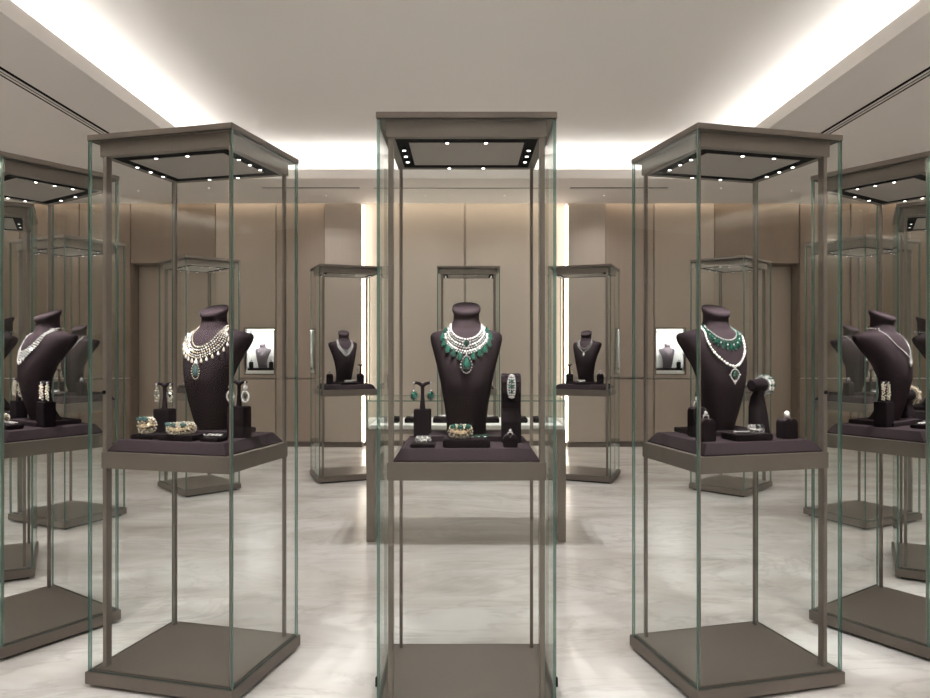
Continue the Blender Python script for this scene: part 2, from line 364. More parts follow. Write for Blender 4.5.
# ------------------------------------------------------------------ display cases
W, D, H = .63, .51, 2.147
BT = .065                      # top of the base
SH0, SH1 = .847, .911          # shelf apron
TRAY = SH1+.045                # top of the fabric tray
T = .010                       # glass thickness
CAP = .022; CB = 2.069         # cap thickness, underside of the canopy
proto = {}
def case_meshes():
    hw, hd = W/2, D/2; m = {}
    b = MB(); e = .008
    b.cbox(-hw-e, hw+e, -hd-e, hd+e, .014, BT-.004, .002); b.box(-hw+.02, hw-.02, -hd+.02, hd-.02, 0, .014, 1)
    m['base'] = b.mesh('base', ['bronze', 'black'])
    m['base_plate'] = MB().cbox(-hw+T+.004, hw-T-.004, -hd+T+.004, hd-T-.004, BT-.006, BT+.002, .001).mesh('base_plate', ['bronze_plate'])
    g0, g1 = BT-.004, H-CAP
    E = (1, 1, 0, 1, 0, 1); F = (1, 1, 1, 0, 1, 0)
    m['glass_front'] = MB().box(-hw, hw, -hd, -hd+T, g0, g1, fm=E).mesh('glass_panel', ['glass', 'glass_edge'])
    m['glass_back'] = MB().box(-hw, hw, hd-T, hd, g0, g1, fm=E).mesh('glass_panel', ['glass', 'glass_edge'])
    m['glass_l'] = MB().box(-hw, -hw+T, -hd+T+.001, hd-T-.001, g0, g1, fm=F).mesh('glass_panel', ['glass', 'glass_edge'])
    m['glass_r'] = MB().box(hw-T, hw, -hd+T+.001, hd-T-.001, g0, g1, fm=F).mesh('glass_panel', ['glass', 'glass_edge'])
    i = .036
    for nm, sx, sy, w_, d_ in (('pfl', -1, -1, .018, .030), ('pfr', 1, -1, .018, .030), ('pbl', -1, 1, .013, .016), ('pbr', 1, 1, .013, .016)):
        xa, ya = sx*(hw-i), sy*(hd-i)
        x0, x1 = sorted((xa, xa-sx*w_)); y0, y1 = sorted((ya, ya-sy*d_))
        m[nm] = MB().cbox(x0, x1, y0, y1, BT+.002, CB+.002, .0015).mesh('post', ['post_metal'])
    for nm, sx in (('pfl_thin', -1), ('pfr_thin', 1)):
        xa = sx*(hw-.016); x0, x1 = sorted((xa, xa-sx*.006))
        m[nm] = MB().cbox(x0, x1, -hd+.016, -hd+.022, BT+.002, CB+.002, .001).mesh('post', ['post_metal'])
    s = i-.004
    m['shelf'] = MB().cbox(-hw+s, hw-s, -hd+s, hd-s, SH0, SH1, .002).mesh('shelf', ['bronze'])
    m['cap'] = MB().cbox(-hw-.003, hw+.003, -hd-.003, hd+.003, H-CAP, H, .002).mesh('top_cap', ['bronze'])
    c = .030; x, y = hw-c, hd-c
    rim = .028; k = MB().box(-x, x, -y, y, CB+.014, H-CAP)
    for bx in ((-x, x, -y, -y+rim), (-x, x, y-rim, y), (-x, -x+rim, -y+rim, y-rim), (x-rim, x, -y+rim, y-rim)): k.box(*bx, CB, CB+.0139)
    m['canopy'] = k.mesh('canopy', ['bronze'])
    tx, ty = x-rim, y-rim; tw = .046; k = MB()
    for bx in ((-tx, tx, -ty, -ty+tw), (-tx, tx, ty-tw, ty), (-tx, -tx+tw, -ty+tw, ty-tw), (tx-tw, tx, -ty+tw, ty-tw)): k.box(*bx, CB+.001, CB+.0139)
    m['track'] = k.mesh('light_track', ['black'])
    m['panel'] = MB().cbox(-tx+tw, tx-tw, -ty+tw, ty-tw, CB-.001, CB+.0139, .001).mesh('ceiling_panel', ['case_panel'])
    m['spots'] = [(-tx+tw/2, v) for v in (-.08, .0, .08)]+[(tx-tw/2, v) for v in (-.08, .0, .08)]+[(v, -ty+tw/2) for v in (-.07, .07)]+[(v, ty-tw/2) for v in (-.07, .07)]
    q = MB().lathe([(.010, -.010), (.010, .006)], n=12); q.lathe([(.0062, -.0115), (.0062, -.010)], n=10, mi=1)
    m['spot'] = q.mesh('spotlight', ['black', 'lens'])
    q = MB().lathe([(.010, -.010), (.010, .006)], n=12); q.lathe([(.0062, -.0115), (.0062, -.010)], n=10, mi=1)
    m['spot_far'] = q.mesh('spotlight', ['black', 'pin_lens'])
    m['lock'] = MB().lathe([(.0075, 0), (.0075, .006), (.003, .008)], n=12).mesh('lock', ['black'])
    m['hinge'] = MB().cbox(-.003, .003, -.007, .007, -.016, .016, .001).mesh('hinge_clip', ['black'])
    return m
CM = case_meshes()
class Case:
    def __init__(s, key, x, y, r, label, where, lamps=2, power=2.0):
        s.x, s.y, s.r, s.where, s.key = x, y, R(r), where, key
        o = empty('display_case', (x, y, 0), s.r, label, 'display case', 'tall glass display cases'); s.o = o
        link('base', CM['base'], o); link('base_plate', CM['base_plate'], o)
        for g in ('glass_front', 'glass_back', 'glass_l', 'glass_r'): link('glass_panel', CM[g], o)
        for p in ('pfl_thin' if key[0] == 'R' else 'pfl', 'pfr_thin' if key[0] == 'L' else 'pfr', 'pbl', 'pbr'): link('post', CM[p], o)
        link('shelf', CM['shelf'], o); link('top_cap', CM['cap'], o); link('canopy', CM['canopy'], o)
        link('ceiling_panel', CM['panel'], o)
        t = link('light_track', CM['track'], o)
        for a, b in CM['spots']: link('spotlight', CM['spot' if lamps == 2 else 'spot_far'], t, (a, b, CB+.002))
        for k, (a, b) in enumerate([(-.07, -.165), (.07, -.165)] if lamps == 2 else [(.0, -.165)]):
            spot(s.P(a, b, CB-.018), s.P(a*.45, b*.2+.03, .985), SPOT_W*power, 46, .8, .010, (1, .97, .93))
    def P(s, x, y, z=0):
        c, n = math.cos(s.r), math.sin(s.r)
        return (s.x+x*c-y*n, s.y+x*n+y*c, z)
    def put(s, name, x, y, z, label, cat, rz=0, group=None):
        return empty(name, s.P(x, y, z), s.r+rz, label, cat, group)
    def one(s, name, mb, mats, x, y, z, label, cat, rz=0, group=None):
        return mb.build(name, mats, None, loc=s.P(x, y, z), rz=s.r+rz, label=label, cat=cat, group=group)

# ------------------------------------------------------------------ the display bust
ST = [  # z, half width, front y, edge y, thickness at the middle
    (0.000, .083, -.074, .030, .070), (.020, .080, -.080, .014, .064), (.06, .082, -.092, -.010, .056), (.12, .089, -.110, -.028, .052), (.20, .103, -.127, -.028, .052),
    (.27, .119, -.126, -.004, .050), (.33, .136, -.112, .034, .050), (.362, .1455, -.098, .056, .052), (.382, .149, -.086, .066, .056),
    (.397, .147, -.076, .070, .062), (.406, .138, -.069, .068, .068), (.412, .118, -.064, .060, .078), (.418, .094, -.059, .046, .088), (.426, .072, -.056, .024, .100), (.438, .060, -.054, .006, .106), (.455, .0525, -.050, 0, .100),
    (.482, .0515, -.0495, 0, .099), (.494, .057, -.057, 0, .114), (.506, .058, -.058, 0, .116), (.511, .055, -.055, 0, .110), (.512, .030, -.030, 0, .060)]
BUST_H = .512
def station(z):
    z = max(0, min(z, BUST_H))
    for a, b in zip(ST, ST[1:]):
        if z <= b[0]:
            t = (z-a[0])/max(1e-9, b[0]-a[0]); return [p+(q-p)*t for p, q in zip(a, b)]
    return list(ST[-1])
def front_y(x, z):
    _, a, yf, ye, th = station(z)
    u = min(.999, abs(x)/a); return ye+(yf-ye)*math.sqrt(1-u*u)**.9
def bust_mesh():
    rings = []; n = 22
    zs = []
    for a, b in zip(ST, ST[1:]):
        k = 3 if b[0]-a[0] > .05 else 1
        zs += [a[0]+(b[0]-a[0])*i/k for i in range(k)]
    zs.append(ST[-1][0])
    for z in zs:
        _, a, yf, ye, th = station(z); ring = []
        for j in range(n):                      # front, from +x to -x
            t = -math.pi/2+math.pi*j/(n-1); c = max(0, math.cos(t))
            ring.append((-a*math.sin(t), ye+(yf-ye)*c**.9, z))
        for j in range(1, n-1):                 # back, from -x to +x
            t = math.pi/2-math.pi*j/(n-1); c = max(0, math.cos(t))
            bulge = (yf+th)-ye
            ring.append((-a*math.sin(t)*.985, ye+.012*c**.3+(bulge-.012)*c**1.1, z))
        k = max(0, min(1, (z-.440)/.05))*.40              # the neck's top is cut on a forward slant
        rings.append([(p[0], p[1], p[2]+p[1]*k) for p in ring[::-1]])
    m = MB(); m.loft(rings, 0, True)
    return m.mesh('bust', ['fabric'])
BUST = bust_mesh()
BUST_GREY = BUST.copy(); BUST_GREY.materials[0] = M['grey_fabric']
def tray_mesh():
    m = MB(); a, b = .262, .212; c, d = .232, .182
    def ring(x, y, z): return [(-x, -y, z), (x, -y, z), (x, y, z), (-x, y, z)]
    m.loft([ring(a, b, 0), ring(a, b, .006), ring(c+.003, d+.003, .043), ring(c, d, .045)], 0, False)
    return m.mesh('tray', ['fabric'])
TRAYM = tray_mesh()
RISER = MB().cbox(-.150, .150, -.10, .105, 0, .020, .003).mesh('riser', ['fabric'])
def furnish(c, bx=0, by=.105, colour='plum', riser=True):
    w_ = c.where
    link('display_tray', TRAYM, None, c.P(0, 0, SH1), c.r, 'plum fabric tray with sloped rim on the shelf of %s' % w_, 'tray', 'fabric trays in the cases')
    c.bz = TRAY
    if riser:
        link('riser_slab', RISER, None, c.P(bx, by-.02, TRAY), c.r, 'low plum fabric slab under the bust in %s' % w_, 'riser', 'bust slabs in the cases'); c.bz = TRAY+.020
    c.bx, c.by = bx, by
    link('necklace_bust', BUST, None, c.P(bx, by, c.bz), c.r, 'plum fabric necklace bust standing in %s' % w_, 'bust', 'necklace busts')

# ------------------------------------------------------------------ necklaces (local to the bust)
def drape(pts, n, off=.003):
    """pts: (x, z) from the neck's side to the middle, mirrored and laid on the bust's front"""
    full = [(-x, 0, z) for x, z in pts]+[(x, 0, z) for x, z in pts[::-1][1:]]
    return [(p.x, front_y(p.x, p.z)-off, p.z) for p in smooth_curve(full, n)]
def around_neck(x, z, n=12, off=.004):
    """arc behind the neck from side to side"""
    out = []
    for k in range(n):
        t = math.pi*k/(n-1); out.append((x*math.cos(t), (x+off)*math.sin(t)*.98, z+.006*math.sin(t)))
    return out
def lerp_rows(inner, outer, t):
    n = max(len(inner), len(outer))
    a = smooth_curve([(x, 0, z) for x, z in inner], 12); b = smooth_curve([(x, 0, z) for x, z in outer], 12)
    return [(p.lerp(q, t).x, p.lerp(q, t).z) for p, q in zip(a, b)]
def necklace(c, label, build):
    o = empty('necklace', c.P(c.bx, c.by, c.bz), c.r, label, 'necklace', 'necklaces on the busts')
    build(o); return o
def strand(o, pts, r, mt, alt=None, smooth=False, name='strand'):
    m = MB(); rl = [q*1.22 for q in (r if isinstance(r, (list, tuple)) else (r,))]
    L = sum((Vector(pts[i+1])-Vector(pts[i])).length for i in range(len(pts)-1))
    if len(pts) > 4: pts = smooth_curve(pts, max(4, int(L/(2.3*sum(rl)/len(rl)))))
    for k, p in enumerate(pts):
        rr = rl[k % len(rl)]*random.uniform(.85, 1.1)
        m.gem(p, rr, (1, .85, 1), (k % 2) if alt else 0, Matrix.Rotation(random.uniform(0, 6), 3, 'Y'), smooth)
    return m.build(name, [mt]+([alt] if alt else []), o, kind='stuff')
def drop(o, p, w_, h_, mt, name='gem_drop', rim=None):
    """pear-shaped stone hanging from p on the bust"""
    x, z = p
    m = MB(); prof = [(.05, 0), (.35, -.14), (.75, -.42), (1, -.68), (.82, -.9), (.35, -1)]
    y = front_y(x, z-h_*.6)-.004
    rings = [[(x+w_/2*r*math.cos(2*math.pi*j/9), y+w_*.32*r*math.sin(2*math.pi*j/9), z+h_*q) for j in range(9)] for r, q in prof]
    m.loft(rings, 0, False)
    d_ = m.build(name, mt, o)
    if rim:
        k = MB()
        for j in range(18):
            a = 2*math.pi*j/18; ww = w_*.62; xx = x+ww*math.cos(a)*(1-.25*max(0, math.sin(a))); zz = z-h_*.58+h_*.60*math.sin(a)
            k.gem((xx, y-.001, zz), w_*.10)
        k.build('rim', rim, d_)
    return d_
def nk_bib_emerald(o):
    inner = [(.060, .438), (.0605, .415), (.043, .392), (.020, .381), (0, .378)]
    outer = [(.066, .436), (.096, .386), (.078, .345), (.040, .318), (0, .306)]
    for k, t in enumerate((0, .17, .34, .5, .66, .8)):
        row = lerp_rows(inner, outer, t); n = int(34+k*5)
        strand(o, drape(row, n, .0035), (.0040, .0033) if k else .0036, 'pearl' if k % 2 == 0 else 'diamond')
    strand(o, around_neck(.0605, .437, 20), .0036, 'diamond')
    outp = drape(lerp_rows(inner, outer, .97), 15)
    for k, p in enumerate(outp):
        if 0 < k < 14 and k != 7: drop(o, (p[0], p[2]+.016), .0235, .037, 'emerald' if k % 2 else 'emerald_light', 'emerald_drop')
    y = front_y(0, .362)-.008
    st = MB().gem((0, y, .360), .0115, (.95, .5, 1.15)).build('centre_emerald', 'emerald', o)
    k = MB()
    for j in range(14): a = 2*math.pi*j/14; k.gem((.0135*math.cos(a), y, .360+.0155*math.sin(a)), .0026)
    k.build('rim', 'diamond', st)
    strand(o, [(0, front_y(0, z)-.006, z) for z in (.325, .318, .311)], .0035, 'diamond')
    drop(o, (0, .312), .035, .056, 'emerald_light', 'pendant', rim='diamond')
def nk_bib_gold(o):
    inner = [(.060, .438), (.0625, .412), (.048, .376), (.022, .352), (0, .347)]
    outer = [(.066, .436), (.106, .380), (.094, .332), (.050, .300), (0, .284)]
    for k, t in enumerate((0, .2, .38, .56, .72)):
        strand(o, drape(lerp_rows(inner, outer, t), 36+5*k, .0035), (.0040, .0031), 'pale_gold' if k % 2 == 0 else 'diamond', 'gold' if k == 2 else None)
    strand(o, around_neck(.0605, .437, 20), .0036, 'pale_gold')
    for k, p in enumerate(drape(lerp_rows(inner, outer, .95), 21)):
        if 1 < k < 19 and k != 10: drop(o, (p[0], p[2]+.010), .0135, .021, 'pale_gold' if k % 2 else 'diamond', 'diamond_drop')
    drop(o, (0, .302), .020, .026, 'diamond', 'pendant_mount')
    drop(o, (0, .280), .030, .054, 'aqua', 'pendant', rim='pale_gold')
def nk_emerald_pearl(o):
    a = [(.0595, .440), (.0615, .416), (.050, .396), (.024, .380), (0, .376)]
    b = [(.0625, .438), (.078, .404), (.062, .366), (.030, .344), (0, .338)]
    strand(o, drape(a, 44, .0035), .0034, 'diamond')
    strand(o, around_neck(.0605, .437, 20), .0036, 'diamond')
    for k, t in enumerate((.3, .55, .8)):
        strand(o, drape(lerp_rows(a, b, t), 30+k*3, .005), (.0056, .0040) if k < 2 else .0056, 'emerald_light', 'diamond' if k == 1 else None)
    for k, p in enumerate(drape(lerp_rows(a, b, .98), 17)):
        if 1 < k < 15: drop(o, (p[0], p[2]+.006), .011, .015, 'emerald', 'emerald_drop')
    c_ = [(.066, .434), (.086, .390), (.074, .330), (.036, .284), (0, .268)]
    strand(o, drape(c_, 62, .005), .0046, 'pearl', smooth=True)
    y = front_y(0, .235)-.007
    pe = MB().gem((0, y, .233), .0165, (.9, .45, 1.1)).build('pendant', 'emerald', o)
    k = MB()
    for j in range(16):
        t = 2*math.pi*j/16; k.gem((.0195*math.cos(t), y, .233+.0235*math.sin(t)), .0040)
    for q in ((0, .262), (0, .203), (0, .197), (.005, .206), (-.005, .206), (.024, .233), (-.024, .233)): k.gem((q[0], y, q[1]), .0042)
    k.build('rim', 'diamond', pe)
def nk_diamond_fan(o):
    inner = [(.060, .436), (.068, .408), (.056, .366), (.026, .335), (0, .326)]
    outer = [(.066, .434), (.082, .400), (.074, .350), (.040, .306), (0, .278)]
    for k, t in enumerate((0, .25, .5, .75, 1)):
        strand(o, drape(lerp_rows(inner, outer, t), 40+5*k, .004), (.0046, .0036), 'diamond')
    strand(o, around_neck(.0605, .436, 20), .0040, 'diamond')
    for x, z in ((0, .284), (.015, .290), (-.015, .290), (.03, .302), (-.03, .302)): drop(o, (x, z), .012, .020, 'diamond', 'diamond_drop')
def nk_pendant(o, pend='diamond', dep=.285, mt='diamond', r=.0040):
    a = [(.060, .436), (.072, .404), (.058, .356), (.026, dep+.022), (0, dep)]
    strand(o, drape(a, 58, .004), r, mt); strand(o, around_neck(.0605, .436, 18), r, mt)
    drop(o, (0, dep+.004), .022, .040, pend, 'pendant', rim='diamond')
def nk_two_row(o):
    nk_pendant(o, 'diamond', .305, 'diamond', .0042)
    b = [(.058, .438), (.062, .412), (.048, .372), (.022, .350), (0, .344)]
    strand(o, drape(b, 46, .004), .0042, 'diamond')
def nk_chain(o):
    a = [(.060, .436), (.072, .404), (.060, .362), (.028, .334), (0, .326)]
    for k, dz in enumerate((0, .010)):
        strand(o, drape([(x+(.004*k if i else 0), z-dz*(i/4)) for i, (x, z) in enumerate(a)], 52, .004), .0046, 'diamond')
    strand(o, around_neck(.0605, .436, 18), .0044, 'diamond')

# ------------------------------------------------------------------ small display furniture and jewels
def pad(c, x, y, w_, d_, h_, label, z=None, rz=0):
    return c.one('display_pad', MB().cbox(-w_/2, w_/2, -d_/2, d_/2, 0, h_, min(.004, h_*.3)), 'dark_fabric', x, y, TRAY if z is None else z, label, 'display pad', rz)
def earring_stand(c, x, y, label, w_=.07, h_=.115, th=.10, span=.072, rz=0):
    o = c.put('earring_stand', x, y, TRAY, label, 'earring stand', rz)
    MB().cbox(-w_/2, w_/2, -w_*.36, w_*.36, 0, h_, .003).build('block', 'dark_fabric', o)
    MB().tube([(0, 0, h_), (0, 0, h_+th*.55), (0, 0, h_+th)], [.012, .007, .008], 10).build('stem', 'dark_fabric', o)
    MB().tube([(-span/2, 0, h_+th+.002), (-span*.38, 0, h_+th+.007), (-span*.2, 0, h_+th+.004), (0, 0, h_+th-.006), (span*.2, 0, h_+th+.004), (span*.38, 0, h_+th+.007), (span/2, 0, h_+th+.002)],
              [.004, .006, .007, .010, .007, .006, .004], 8).build('crossbar', 'dark_fabric', o)
    return x, y, TRAY+h_+th, span, rz
def earrings(c, st, kind, what, sc=1.0):
    x, y, z, span, rz = st
    for s, nm in ((-1, 'left'), (1, 'right')):
        px, py = x+s*span*.47*math.cos(rz), y+s*span*.47*math.sin(rz)
        o = c.put('earring', px, py-.009, z, '%s, %s arm' % (what.rstrip(','), nm), 'earring', rz)
        o.scale = (sc, sc, sc)
        MB().gem((0, 0, .004), .0045).build('stud', 'diamond', o)
        MB().tube([(0, 0, .002), (0, 0, -.022)], .0012, 6).build('link', 'silver', o)
        if kind == 'emerald':
            d_ = MB().gem((0, 0, -.036), .0115, (1, .6, 1.3)).build('stone', 'emerald_light', o)
            k = MB()
            for j in range(14): a = 2*math.pi*j/14; k.gem((.0120*math.cos(a), .001, -.036+.0158*math.sin(a)), .0022)
            k.build('rim', 'emerald_light', d_); MB().gem((0, 0, -.020), .0040).build('bead', 'diamond', o)
        elif kind == 'loop':
            k = MB()
            for j in range(20): a = 2*math.pi*j/20; k.gem((.0135*math.cos(a), 0, -.046+.0185*math.sin(a)), .0042)
            k.build('hoop', 'diamond', o, kind='stuff')
            MB().gem((0, 0, -.014), .010, (1, .6, 1)).build('upper_stone', 'diamond', o)
            MB().gem((0, 0, -.046), .0075, (1, .5, 1.4)).build('stone', 'black_gem', o)
        elif kind == 'chandelier':
            k = MB()
            for a, b, r in ((0, -.010, .006), (-.006, -.022, .005), (.006, -.022, .005), (0, -.032, .006), (-.008, -.042, .005), (.008, -.042, .005), (0, -.050, .007), (-.004, -.062, .005), (.004, -.062, .005)): k.gem((a, 0, b), r)
            k.build('cluster', 'pale_gold', o, kind='stuff'); MB().gem((0, -.004, -.036), .0070, (1, .6, 1.3)).build('stone', 'black_gem' if 'dark' in what else 'diamond', o)
        elif kind == 'vine':
            k = MB()
            for j in range(18): k.gem((.009*math.sin(j*2.3)+random.uniform(-.002, .002), .004*math.cos(j*2.3), -.004-j*.0038), random.uniform(.0034, .0058))
            k.build('vine', 'pale_gold', o, kind='stuff')
def torus_pts(Rr, r, n, m, sx=1, sz=1):
    out = []
    for i in range(n):
        a = 2*math.pi*(i)/n
        for j in range(m):
            b = 2*math.pi*(j+.5*(i % 2))/m
            out.append(((Rr+r*math.cos(b))*math.cos(a)*sx, (Rr+r*math.cos(b))*math.sin(a), r*math.sin(b)*sz))
    return out
def bangle(c, x, y, z, label, Rr=.036, r=.013, mt='pale_gold', stone='aqua', tilt=(0, 0), n=26, m=7, sz=1.3, nst=3, rz=0, cat='bracelet', name='bracelet', axis='flat'):
    """jewelled bangle, lying flat or standing round a roll"""
    o = c.put(name, x, y, z, label, cat, rz)
    rot = Matrix.Rotation(R(tilt[0]), 4, 'X') @ Matrix.Rotation(R(tilt[1]), 4, 'Y')
    if axis == 'x': rot = Matrix.Rotation(R(90), 4, 'Y')
    rot3 = rot.to_3x3()
    t = MB().tube([rot3 @ Vector((Rr*math.cos(2*math.pi*k/24), Rr*math.sin(2*math.pi*k/24), 0)) for k in range(24)], r*.72, 8, closed=True)
    t.build('band', 'silver' if mt in ('diamond', 'emerald_light') else 'gold', o)
    g = MB()
    for k, p in enumerate(torus_pts(Rr, r*.85, n, m, 1, sz)): g.gem(rot3 @ Vector(p), r*(.26 if k % 3 else .20), mi=0)
    g.build('pave', mt, o, kind='stuff')
    for k in range(nst):
        a = -math.pi/2+(k-(nst-1)/2)*.75
        p = Vector(((Rr+r*.6)*math.cos(a), (Rr+r*.6)*math.sin(a), r*.8*sz if axis == 'flat' else 0))
        MB().gem(rot3 @ p, r*.72, (1, 1, .8)).build('stone', stone, o)
    return o
def ring(c, x, y, z, label, Rr=.010, band='silver', stone='diamond', sr=.008, rz=0):
    o = c.put('ring', x, y, z, label, 'ring', rz)
    MB().tube([(Rr*math.cos(2*math.pi*k/18), 0, Rr+Rr*math.sin(2*math.pi*k/18)) for k in range(18)], .0022, 8, closed=True).build('band', band, o)
    h = MB().gem((0, 0, 2*Rr+sr*.7), sr, (1, 1, 1) if stone == 'pearl' else (.8, .8, .75), smooth=stone == 'pearl').build('stone', stone, o)
    k = MB()
    for j in range(8): a = 2*math.pi*j/8; k.gem((sr*.85*math.cos(a), sr*.85*math.sin(a), 2*Rr-sr*.1), sr*.26)
    k.build('halo', 'diamond', h)
    return o
def ring_stand(c, x, y, label, w_=.05, h_=.04, rz=0):
    o = c.put('ring_stand', x, y, TRAY, label, 'ring stand', rz)
    MB().cbox(-w_/2, w_/2, -w_*.42, w_*.42, 0, h_, .003).build('block', 'dark_fabric', o)
    for s in (-1, 1):
        m = MB(); prof = [(w_*.02, 0), (w_*.46, 0), (w_*.44, .006), (w_*.24, .014), (w_*.05, .010), (w_*.02, .002)]
        rs = [[(s*a, yy, h_-.001+b) for a, b in prof] for yy in (-w_*.38, w_*.38)]
        if s < 0: rs = [r[::-1] for r in rs]
        m.loft(rs, 0, False); m.build('cushion', 'fabric', o)
    return TRAY+h_
def slab_bracelet_stand(c, x, y, label, w_=.074, h_=.265):
    """upright slab with a forward-rolled rounded head"""
    o = c.put('bracelet_stand', x, y, TRAY, label, 'bracelet stand')
    prof = [(-.030, 0), (.030, 0), (.034, h_*.5), (.030, h_*.82), (.018, h_*.95), (0, h_), (-.020, h_*.965), (-.032, h_*.88), (-.030, h_*.72), (-.016, h_*.58), (-.014, h_*.5), (-.024, h_*.42), (-.030, h_*.3)]
    rs = [[(xx*f, a, b) for a, b in prof] for xx, f in ((-w_/2, 1),)]
    rings = []
    for xx, k in ((-w_/2, .93), (-w_/2+.005, 1), (w_/2-.005, 1), (w_/2, .93)):
        rings.append([(xx, a*k, h_/2+(b-h_/2)*(1-(1-k)*.2)-(0 if k == 1 else 0)) for a, b in prof])
    for r_ in rings:
        for i, p in enumerate(r_): r_[i] = (p[0], p[1], max(0, p[2]))
    MB().loft([q[::-1] for q in rings][::-1], 0, False).build('slab', 'dark_fabric', o)
    MB().cbox(-w_*.42, w_*.42, -.036, .036, 0, .012, .003).build('foot', 'dark_fabric', o)
def roll_bracelet_stand(c, x, y, label, h_=.17, rz=0):
    o = c.put('bracelet_stand', x, y, TRAY, label, 'bracelet stand', rz)
    rings = []
    for z, a, b, dy in ((0, .040, .034, 0), (.01, .041, .035, 0), (h_*.4, .038, .030, .004), (h_*.6, .036, .026, .008), (h_*.78, .028, .022, .008), (h_*.9, .019, .018, .004), (h_, .016, .014, 0)):
        rings.append([(a*math.copysign(abs(math.cos(t))**.6, math.cos(t)), dy+b*math.copysign(abs(math.sin(t))**.6, math.sin(t)), z) for t in [2*math.pi*k/24 for k in range(24)]])
    MB().loft(rings, 0, True).build('neck', 'dark_fabric', o)
    pts = [(-.050, 0, h_+.012), (-.044, 0, h_+.012), (0, 0, h_+.012), (.054, 0, h_+.012), (.060, 0, h_+.012)]
    MB().tube(pts, [.020, .026, .025, .026, .020], 18).build('roll', 'dark_fabric', o)
    return h_+.012
def leaf_spray(c, x, y, z, label, n=9, mt='diamond', rz=0, sc=1.0):
    """brooch of marquise leaves"""
    o = c.put('brooch', x, y, z, label, 'brooch', rz)
    MB().tube([(-.035*sc, 0, .003), (0, .004, .006), (.035*sc, -.002, .004)], .002, 6).build('stem', 'silver', o)
    for k in range(n):
        t = k/(n-1)*2-1; a = (1 if k % 2 else -1)*(.7)
        MB().gem((t*.034*sc, .010*(1 if k % 2 else -1), .008), .0105*sc, (1, .45, .4), 0, Matrix.Rotation(a, 3, 'Z')).build('leaf', mt, o)
    return o

# ------------------------------------------------------------------ placing the cases
CC = Case('C', .0055, 2.675, 0, 'tall glass display case in the centre foreground, facing straight ahead', 'the centre foreground case')
L1 = Case('L1', -1.10, 2.856, -14, 'tall glass display case in the left foreground holding the gold bib necklace', 'the left foreground case')
R1 = Case('R1', 1.10, 2.856, 14, 'tall glass display case in the right foreground holding emerald and pearl necklaces', 'the right foreground case')
L2 = Case('L2', -2.07, 3.285, -34, 'tall glass display case cut by the left picture edge, with diamond fan necklace', 'the left edge case')
R2 = Case('R2', 2.07, 3.285, 34, 'tall glass display case cut by the right picture edge, with slim pendant necklace', 'the right edge case')
L3 = Case('L3', -2.85, 4.095, -60, 'glass case mostly outside the left picture edge, behind the near edge case', 'the outermost left case', 1)
R3 = Case('R3', 2.85, 4.095, 60, 'glass case mostly outside the right picture edge, behind the near edge case', 'the outermost right case', 1)
L4 = Case('L4', -3.083, 5.364, -25, 'glass case seen through the left edge case, in the second row', 'the left second-row case', 1)
R4 = Case('R4', 3.083, 5.364, 25, 'glass case seen through the right edge case, in the second row', 'the right second-row case', 1)
L5 = Case('L5', -2.506, 6.50, -46, 'glass case set cornerwise behind the left foreground case', 'the left cornerwise case', 1)
R5 = Case('R5', 2.506, 6.50, 46, 'glass case set cornerwise behind the right foreground case', 'the right cornerwise case', 1)
L6 = Case('L6', -1.2235, 7.074, 22, 'distant glass case left of the counter, before the glowing strip', 'the far case left of counter', 1)
R6 = Case('R6', 1.2235, 7.074, -22, 'distant glass case right of the counter, before the glowing strip', 'the far case right of counter', 1)
MC = Case('M', .035, 7.155, 0, 'distant glass case behind the counter on the centre line', 'the far middle case', 1)
for c in (L1, R1):
    s = -1 if c is L1 else 1
    link('lock', CM['lock'], c.o, (s*(W/2-.045), -D/2+.0355, 1.145)).rotation_euler = (R(90), 0, 0)
for s in (-1, 1):
    link('hinge_clip', CM['hinge'], CC.o, (s*(W/2+.0025), -D/2+.006, .145))

# --- centre foreground case
c = CC; furnish(c, 0, .12)
necklace(c, 'pearl and diamond bib necklace with emerald drops and pear pendant', nk_bib_emerald)
st = earring_stand(c, -.178, .13, 'T-shaped dark fabric earring stand on a block in %s' % c.where)
earrings(c, st, 'emerald', 'oval emerald drop earring in the centre foreground case', 1.25)
pad(c, -.160, -.128, .092, .085, .012, 'small square dark pad at the front of %s' % c.where)
bangle(c, -.160, -.128, TRAY+.012+.013, 'silver jewelled cuff lying on the small square pad of %s' % c.where, .020, .012, 'diamond', 'diamond', n=18, m=6, sz=1.0, nst=3)
pad(c, 0, -.118, .172, .105, .030, 'wide dark pad in front of the bust in %s' % c.where)
bangle(c, -.022, -.118, TRAY+.030+.0245, 'gold bangle with large emeralds on the wide pad of %s' % c.where, .030, .018, 'pale_gold', 'emerald_light', n=20, m=6, nst=3, sz=1.35)
leaf_spray(c, .045, -.130, TRAY+.030, 'emerald leaf brooch beside the bangle on the pad of %s' % c.where, 7, 'emerald')
slab_bracelet_stand(c, .172, -.012, 'upright dark slab stand with rounded head in %s' % c.where)
o = c.put('bracelet', .172, -.045, TRAY+.216, 'white jewelled oval bracelet with emeralds on the upright slab stand', 'bracelet'); o.scale = (.82, 1, .86)
k = MB()
for i in range(9):
    for j in range(4):
        zz = (i-4)*.0115; xx = (j-1.5)*.0105*math.sqrt(max(.25, 1-(zz/.056)**2)); k.gem((xx, -.002-.012*math.cos(zz/.05)*1.0+.010, zz), .0066, (1, .7, 1))
k.build('pave', 'diamond', o, kind='stuff')
MB().tube([(.019*math.cos(2*math.pi*q/24), .004, .052*math.sin(2*math.pi*q/24)) for q in range(24)], .004, 8, closed=True).build('band', 'silver', o)
for zz, r_ in ((.022, .0075), (0, .0085), (-.024, .0065)): MB().gem((0, -.010, zz), r_*1.15, (1, .8, 1)).build('stone', 'emerald_light', o)
